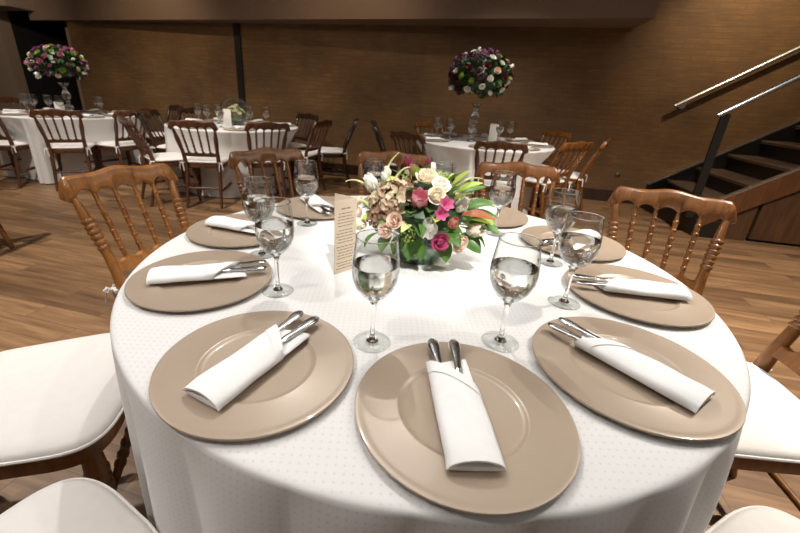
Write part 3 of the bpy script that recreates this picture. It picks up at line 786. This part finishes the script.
def tulip(R, seed=0, openn=.0):
    rr = random.Random(seed); m = MB()
    for L in (0, 1):
        for i in range(3): petal(m, R * 2.1, R * .72, .62 + openn, -.28 + openn * 1.6, 2 * PI * i / 3 + L * PI / 3 + rr.uniform(-.1, .1), R * .06, 0, .42, tipw=.72)
    return m
def lily(R, seed=0):
    rr = random.Random(seed); m = MB()
    for i in range(6): petal(m, R * 1.35, R * .60, .35, 1.05, 2 * PI * i / 6 + rr.uniform(-.2, .2), R * .05, 0, .25, tipw=.74, wav=.08)
    return m
def hydrangea(R, n, seed=0, flat=.85):
    rr = random.Random(seed); m = MB(); ga = PI * (3 - 5 ** .5)
    for k in range(n):
        cz = 1 - (k + .5) / n * 1.25; rad = math.sqrt(max(0, 1 - cz * cz)); a = k * ga
        d = Vector((rad * math.cos(a), rad * math.sin(a), cz)); s0 = len(m.v); sz = R * rr.uniform(.15, .24)
        for i in range(4): petal(m, sz, sz * .52, 1.0, 1.5, i * PI / 2 + rr.uniform(0, .4), 0, 0, .2, 2, 3, .66)
        q = (d + Vector((rr.uniform(-.6, .6), rr.uniform(-.6, .6), rr.uniform(-.6, .6)))).to_track_quat('Z', 'Y').to_matrix().to_4x4()
        q.translation = d * R * rr.uniform(.78, 1.06) * Vector((1, 1, flat)).length / math.sqrt(2 + flat * flat) * 1.0
        m.xf(q, s0)
    return m
def leafm(L, Wd, bend, fold=.35, tw=0):
    m = MB(); nv, nu = 8, 4; vs = []
    y = z = 0; a = 0
    for j in range(nv + 1):
        v = j / nv; wd = Wd * (math.sin(PI * min(.985, .05 + v * .95)) ** .75)
        for i in range(nu + 1):
            u = -1 + 2 * i / nu; vs.append((u * wd * math.cos(tw * v) , y, z + abs(u) * wd * fold + u * wd * math.sin(tw * v)))
        a = bend * v; y += math.cos(a) * L / nv; z -= math.sin(a) * L / nv
    m.add(vs, [(j * 5 + i, j * 5 + i + 1, (j + 1) * 5 + i + 1, (j + 1) * 5 + i) for j in range(nv) for i in range(nu)]); return m
def place_dir(o, p, d, spin=0):
    o.location = p; q = Vector(d).normalized().to_track_quat('Z', 'Y'); o.rotation_mode = 'QUATERNION'
    from mathutils import Quaternion
    o.rotation_quaternion = q @ Quaternion((0, 0, 1), spin)
def place_leaf(o, p, d, roll=0):
    o.location = p; q = Vector(d).normalized().to_track_quat('Y', 'Z'); o.rotation_mode = 'QUATERNION'
    from mathutils import Quaternion
    o.rotation_quaternion = q @ Quaternion((0, 1, 0), roll)
fa = tag(empty('flower_centrepiece', (.118, 1.075, TZ + .0008)), 'low mixed flower centrepiece of roses, tulips and hydrangea in a green lined glass bowl', 'flower arrangement')
MB().lathe([(0, 0), (.066, 0), (.073, .004), (.078, .018), (.079, .05), (.077, .085), (.0755, .088), (.074, .085), (.0757, .05), (.0747, .018), (.070, .006), (0, .005)], 48).build('vase', MT['glass'], fa)
MB().lathe([(0, .0055), (.069, .0065), (.074, .018), (.0748, .048), (.073, .052), (0, .053)], 48).build('leaf_wrap', MT['vasegreen'], fa)
m = MB(); 
for k in range(26):
    a = k * 2.4; r = .06 * ((k % 7) / 7 + .2) ; m.tube([(r * .8 * math.cos(a), r * .8 * math.sin(a), .045), (r * math.cos(a + .3), r * math.sin(a + .3), .11)], .0022, 6)
m.build('stems', MT['leaf'], fa)
MB().lathe([(0, .07), (.075, .085), (.115, .12), (.12, .155), (.09, .195), (.04, .213), (0, .216)], 24).build('foam_moss', MT['leafd'], fa)
CC = Vector((0, 0, .08))
def fl(name, mb, mat, p, spin=0, d=None, back=.0):
    p = Vector(p); dd = (p - CC) if d is None else Vector(d)
    o = mb.build(name, MT[mat], fa, angle=180); place_dir(o, p - dd.normalized() * back, dd, spin); return o
fl('hydrangea', hydrangea(.066, 170, 1), 'hyd', (-.075, -.035, .165), 0, (-.5, -.65, .75), 0)
fl('hydrangea', hydrangea(.046, 110, 2), 'hyd2', (-.105, -.055, .135), 1, (-.7, -.6, .4), 0)
fl('hydrangea', hydrangea(.05, 60, 5), 'hyd', (.02, .10, .17), 1, (.1, .8, .7), 0)
for nm, mb, mt, p, sp_, d in (
    ('tulip', tulip(.024, 1, .06), 'pwhite', (-.135, -.005, .200), .2, (-.6, -.2, .9)),
    ('rosebud', tulip(.014, 2), 'pwhite', (-.108, .0, .222), .5, (-.3, -.2, 1)),
    ('rosebud', tulip(.015, 3), 'cream', (-.10, .02, .232), .5, (-.3, .1, 1)),
    ('tulip', tulip(.025, 4, .1), 'cream', (-.155, -.05, .108), .1, (-.9, -.5, .2)),
    ('spray_rose', rose(.019, 5), 'blush', (-.17, -.02, .128), 0, None), ('spray_rose', rose(.017, 6), 'blush', (-.172, .015, .155), 0, None),
    ('spray_rose', rose(.022, 7), 'blush', (-.077, -.128, .148), 0, (-.4, -1, .4)), ('spray_rose', rose(.021, 8), 'blush', (-.098, -.125, .122), 0, (-.5, -1, .1)),
    ('tulip', tulip(.030, 9, .12), 'pink', (-.016, -.085, .180), .6, (-.1, -.8, .8)),
    ('rose', rose(.032, 10), 'cream', (.002, -.022, .232), 0, (0, -.5, 1)), ('rose', rose(.027, 11), 'pwhite', (.036, -.055, .222), 0, (.2, -.7, .9)),
    ('rose', rose(.026, 12), 'cream', (.023, -.09, .205), 0, (.1, -1, .7)), ('rosebud', tulip(.018, 13), 'mauve', (-.03, .02, .240), 0, (-.2, -.3, 1)),
    ('rosebud', tulip(.018, 14), 'burg', (-.045, .05, .252), 0, (-.1, .2, 1)), ('rosebud', tulip(.018, 15), 'burg', (.012, .05, .25), 0, (.1, .2, 1)),
    ('rosebud', tulip(.015, 16), 'pwhite', (.02, .02, .248), 0, (.1, .0, 1)),
    ('lily', lily(.023, 17), 'mag', (.043, -.112, .190), .3, (.3, -1, .7)), ('lily', lily(.021, 18), 'mag', (.034, -.122, .170), .9, (.1, -1, .4)),
    ('tulip', tulip(.019, 19), 'coral', (.066, -.118, .135), .4, (.25, -.6, 1)), ('tulip', tulip(.036, 20, -.03), 'pwhite', (.006, -.108, .105), .3, (.02, -.75, .95)),
    ('rose', rose(.025, 21), 'mag', (.036, -.140, .106), 0, (.2, -1, .05)), ('tulip', tulip(.024, 22), 'pwhite', (.088, -.07, .165), .2, (.45, -.3, 1)),
    ('tulip', tulip(.026, 23, .1), 'cream', (.115, -.09, .120), .1, (.8, -.7, .3)), ('spray_rose', rose(.026, 24), 'blush', (.085, -.125, .10), 0, (.6, -1, -.1)),
    ('rose', rose(.030, 25), 'cream', (.09, .09, .16), 0, None), ('rose', rose(.030, 26), 'pink', (-.06, .115, .17), 0, None), ('tulip', tulip(.024, 27), 'pwhite', (.06, .12, .14), 0, None),
    ('rose', rose(.028, 28), 'blush', (-.13, .07, .14), 0, None), ('rose', rose(.027, 29), 'mag', (.13, .03, .15), 0, None)):
    fl(nm, mb, mt, p, sp_, d)
fl('berry_cluster', hydrangea(.024, 34, 31), 'leafl', (.05, .005, .232), 0, (.3, -.2, 1)); fl('berry_cluster', hydrangea(.021, 30, 32), 'leafl', (-.045, -.135, .118), 0, (-.3, -1, .2))
fl('berry_cluster', hydrangea(.015, 24, 33), 'leafl', (-.05, -.0, .238), 0, (-.1, -.2, 1))
leaves = [((.095, -.10, .165), (.9, -.5, .25), .085, .020, 'rust', .5), ((.12, -.05, .155), (1, -.35, .25), .085, .024, 'leaf', .6), ((.10, -.08, .125), (1, -.6, -.1), .09, .024, 'leaf', .9),
          ((.095, .0, .200), (.8, -.2, .6), .075, .018, 'leafl', .4), ((.105, -.02, .180), (1, -.3, .35), .09, .015, 'leafp', .5), ((.08, .01, .215), (.6, -.1, .8), .07, .013, 'leafl', .3),
          ((.115, -.06, .175), (.9, -.4, .5), .07, .020, 'leaf', .5), ((.11, -.03, .14), (1, -.2, -.1), .08, .022, 'leaf', .7),
          ((-.03, -.095, .092), (-.15, -.75, -.9), .062, .017, 'leaf', .5), ((-.01, -.105, .098), (.05, -.7, -1), .062, .017, 'leaf', .4), ((.045, -.1, .1), (.35, -.7, -.8), .07, .022, 'leaf', .5), ((-.06, -.09, .095), (-.4, -.7, -.8), .055, .017, 'leaf', .5),
          ((-.045, -.115, .135), (-.1, -.9, .5), .07, .013, 'leafp', 1.2), ((-.02, -.12, .145), (.3, -1, .2), .07, .012, 'leaf', 1.2), ((-.12, -.09, .10), (-.9, -.6, -.3), .06, .018, 'leaf', .8)]
leaves += [((.125, -.07, .135), (1, -.5, .1), .085, .026, 'leaf', .7), ((.13, -.03, .165), (1, -.15, .45), .075, .022, 'leafl', .7), ((.12, -.08, .150), (.9, -.7, .35), .07, .022, 'leafl', .8), ((.10, -.09, .108), (.8, -.8, -.35), .075, .024, 'leaf', .6),
  ((.11, .02, .185), (.9, .1, .6), .08, .02, 'leaf', .5), ((.075, -.09, .20), (.6, -.5, .8), .055, .016, 'leafl', .6), ((-.04, -.115, .16), (-.1, -.8, .8), .06, .016, 'leaf', .9), ((-.02, -.118, .13), (.1, -1, .3), .06, .018, 'leaf', .8), ((.015, -.115, .155), (.2, -1, .5), .055, .015, 'leafl', .8),
  ((.06, -.115, .12), (.4, -1, -.1), .06, .02, 'leaf', .7), ((-.09, -.10, .10), (-.5, -.9, -.4), .06, .019, 'leaf', .6), ((.0, .0, .235), (.1, -.2, 1), .05, .014, 'leaf', .5), ((-.02, -.01, .235), (-.3, -.3, 1), .05, .014, 'leafl', .5), ((.06, -.02, .225), (.5, -.2, .9), .055, .016, 'leaf', .6)]
for k in range(34):
    a = k * 2.39996; e = .15 + 1.0 * ((k * 7) % 34) / 34
    d = Vector((math.cos(a) * math.cos(e), math.sin(a) * math.cos(e) * .9, math.sin(e)))
    leaves.append((tuple(CC + Vector((d.x * .115, d.y * .105, d.z * .115 + .02))), tuple(d + Vector((rnd.uniform(-.4, .4), rnd.uniform(-.4, .4), rnd.uniform(-.2, .3)))), rnd.uniform(.055, .08), rnd.uniform(.013, .02), ['leaf', 'leafl', 'leaf', 'leafd'][k % 4], rnd.uniform(.3, 1)))
for p, d, L, wd, mt, bend in leaves:
    o = leafm(L, wd, bend).build('leaf', MT[mt], fa, angle=180); place_leaf(o, p, d, rnd.uniform(-.5, .5))
for pts in (((-.10, .02, .19), (-.115, .03, .245), (-.10, .03, .275), (-.075, .02, .30)), ((-.09, 0, .19), (-.085, .0, .245), (-.06, .0, .268), (-.035, .01, .262)), ((-.13, .0, .18), (-.165, .01, .215), (-.195, .02, .225), (-.22, .0, .215)),
            ((-.14, -.03, .15), (-.18, -.02, .185), (-.195, -.02, .165), (-.185, -.04, .14)), ((.07, 0, .2), (.1, .01, .235), (.135, .02, .245), (.16, .0, .243))):
    P = [Vector(p) for p in pts]; q = []
    for i in range(17):
        t = i / 16; q.append((1 - t) ** 3 * P[0] + 3 * t * (1 - t) ** 2 * P[1] + 3 * t * t * (1 - t) * P[2] + t ** 3 * P[3])
    MB().tube(q, [.0045 * (1 - .8 * (i / 16)) + .0005 for i in range(17)], 8, .5).build('curling_stem', MT['leafp'], fa)

# ------------------------------------------------------------------ what stands on the far tables
PX, PY, F_ = 378.4, 250.0, 386.8
def scr(p):
    d = Vector(p) - Vector((0, 0, CZ)); z = d.dot(fw); return d.dot(rt) / z
ordn = ['first', 'second', 'third', 'fourth', 'fifth', 'sixth', 'seventh', 'eighth', 'ninth', 'tenth']
def far_table(c, R, nm, gobs, degs):
    gobs = sorted(gobs, key=lambda g: scr((c[0] + g[0], c[1] + g[1], .9)))
    for i, (dx, dy) in enumerate(gobs):
        goblet(c[0] + dx, c[1] + dy, '%s goblet from the left on the %s' % (ordn[i], nm), 'goblets on the ' + nm)
    degs = sorted(degs, key=lambda a: scr((c[0] + .58 * math.cos(math.radians(a)), c[1] + .58 * math.sin(math.radians(a)), .77)))
    for i, a in enumerate(degs):
        x, y = c[0] + .58 * math.cos(math.radians(a)), c[1] + .58 * math.sin(math.radians(a))
        charger(x, y, 'dark looking charger plate, %s from the left on the %s' % (ordn[i], nm), 'chargers on the ' + nm)
        n = copy_tree(nap0); n.location = (x, y, TZ + .0148); n.rotation_euler = (0, 0, math.radians(a) + PI / 2)
        tag(n, 'white folded napkin, %s from the left on the %s' % (ordn[i], nm), 'napkin', 'napkins on the ' + nm)
DEG = [-110, -70, -30, 10, 50, 90, 130, 170, 210]
far_table(TA, .755, 'far left table', [(-.55, .02), (-.47, -.12), (-.26, -.22), (-.17, -.1), (.05, -.2), (.24, .2), (.33, .12)], [-120, -75, -35, 5, 60, 100, 150, 200])
far_table(TB, .755, 'middle back table', [(-.43, 0), (-.27, -.12), (-.22, .08), (-.02, -.36), (.2, -.02), (.38, .05)], [-110, -65, -20, 25, 80, 130, 165, 210])
far_table(TC, .755, 'right back table', [(-.50, .05), (-.50, .22), (-.38, -.08), (-.36, .12), (-.16, -.1), (.15, -.08), (.33, .12)], [-100, -60, -15, 30, 75, 120, 155, 195])

fl_small = dict(rose=rose(.034, 40).mesh('rose', MT['pwhite'], angle=180), tulip=tulip(.03, 41, .1).mesh('tulip', MT['pwhite'], angle=180), hyd=hydrangea(.075, 60, 42).mesh('hydrangea', MT['plum'], angle=180))
def tall_arrangement(c, label, seed, cols, zc, rx, rz, z0):
    r = tag(empty('flower_arrangement', (c[0], c[1], TZ + .0008)), label, 'flower arrangement')
    rr = random.Random(seed)
    MB().lathe([(0, 0), (.06, 0), (.062, .008), (.03, .02), (.018, .035), (.045, .06), (.055, .09), (.04, .13), (.018, .15), (.026, .16), (.026, .17), (.016, .18), (.04, .21), (.05, .25), (.036, .30), (.016, .335), (.022, .36), (.06, .41), (.066, .42), (0, .42)], 28).build('crystal_stand', MT['crystal'], r)
    m = MB(); ga = PI * (3 - 5 ** .5); n = 260
    for k in range(n):
        z = 1 - 2 * (k + .5) / n; a = k * ga; q = math.sqrt(1 - z * z); s = rr.uniform(.72, .98)
        if z < -.75: continue
        d = Vector((q * math.cos(a), q * math.sin(a), z)); st = len(m.v); lf = leafm(rr.uniform(.07, .11), rr.uniform(.018, .03), rr.uniform(.2, 1)); m.add(lf.v, lf.f)
        M4 = (d + Vector((rr.uniform(-.8, .8), rr.uniform(-.8, .8), rr.uniform(-.6, .6)))).to_track_quat('Y', 'Z').to_matrix().to_4x4(); M4.translation = Vector((d.x * rx * s, d.y * rx * s, zc + d.z * rz * s)) * 1.0 - d * .05; m.xf(M4, st)
    m.build('foliage', MT['leafd'], r, angle=180)
    MB().lathe([(0, zc - rz * .7), (rx * .5, zc - rz * .5), (rx * .75, zc), (rx * .5, zc + rz * .6), (0, zc + rz * .72)], 20).build('moss_ball', MT['leafd'], r)
    nfl = 72
    for k in range(nfl):
        z = 1 - 1.7 * (k + .5) / nfl; a = k * ga * 1.0 + seed; q = math.sqrt(max(0, 1 - z * z)); d = Vector((q * math.cos(a), q * math.sin(a), z))
        kind, mt = cols[rr.randrange(len(cols))]
        o = bpy.data.objects.new({'rose': 'rose', 'tulip': 'tulip', 'hyd': 'hydrangea'}[kind], fl_small[kind]); C.objects.link(o); o.parent = r
        o.material_slots[0].link = 'OBJECT'; o.material_slots[0].material = MT[mt]
        place_dir(o, Vector((d.x * rx, d.y * rx, zc + d.z * rz)) * 1.0 - d * (.03 if kind != 'hyd' else .06), d + Vector((rr.uniform(-.3, .3), rr.uniform(-.3, .3), .2)), rr.uniform(0, 6)); s = rr.uniform(.8, 1.15); o.scale = (s, s, s)
    return r
ta_ = tall_arrangement(TA, 'tall ball of pink, white and lime flowers on a crystal stand, far left table', 3, [('rose', 'pwhite'), ('rose', 'cream'), ('tulip', 'pwhite'), ('rose', 'purple'), ('tulip', 'mauve'), ('rose', 'mauve'), ('rose', 'purple'), ('rose', 'blush'), ('rose', 'leafl')], .66, .33, .25, .42)
tc_ = tall_arrangement((TC[0] - .12, TC[1]), 'tall ball of white, plum and lime flowers on a crystal stand, right back table', 9, [('rose', 'pwhite'), ('rose', 'pwhite'), ('rose', 'pwhite'), ('rose', 'blush'), ('tulip', 'pwhite'), ('hyd', 'plum'), ('hyd', 'plum'), ('rose', 'burg'), ('rose', 'mag'), ('hyd', 'leafd'), ('rose', 'leafl'), ('hyd', 'leafd'), ('rose', 'burg'), ('hyd', 'leafd')], .70, .33, .27, .42)
ta_.scale = (.94, .94, .88); tc_.scale = (1, 1, .95)
# glass sphere with flowers on the middle back table
gs = tag(empty('glass_sphere', (TB[0] + .0, TB[1] + .05, TZ + .0008)), 'clear glass sphere holding green and white flowers on the middle back table', 'vase')
prof = [(.05, .0)] + [(.165 * math.sin(a), .16 - .165 * math.cos(a)) for a in [.32 + k * (2.6 - .32) / 18 for k in range(19)]]
MB().lathe([(0, 0)] + prof + [(r_ * .985, z_ * .985 + .002) for r_, z_ in prof[::-1]] + [(0, .004)], 40).build('globe', MT['glass'], gs)
MB().lathe([(0, .012), (.08, .03), (.11, .06), (.105, .085), (.07, .11), (0, .12)], 24).build('moss', MT['moss'], gs)
rr = random.Random(5)
for k in range(22):
    a = k * 2.4; r_ = .12 * math.sqrt((k + .5) / 22)
    o = bpy.data.objects.new('rose', fl_small['rose']); C.objects.link(o); o.parent = gs; o.material_slots[0].link = 'OBJECT'; o.material_slots[0].material = MT[['pwhite', 'leafl', 'cream', 'leafl'][k % 4]]
    place_dir(o, (r_ * math.cos(a), r_ * math.sin(a), .12 + .11 * (1 - r_ / .12)), (math.cos(a) * r_ * 8, math.sin(a) * r_ * 8, 1), a); o.scale = (.8, .8, .8)
def small_card(x, y, w_, h, rz, label):
    r = menu_card((x, y, TZ + .0005), rz, w_, h, label, text=False); 
    for ch in r.children: ch.material_slots[0].link = 'OBJECT'; ch.material_slots[0].material = MT['white']
small_card(TA[0] + .05, TA[1] - .14, .10, .15, .4, 'white folded card at the foot of the crystal stand, far left table')
small_card(TB[0] + .05, TB[1] - .22, .09, .19, .1, 'white menu card in front of the glass sphere, middle back table')
small_card(TC[0] + .16, TC[1] + .02, .09, .19, -.3, 'white menu card right of the crystal stand, right back table')
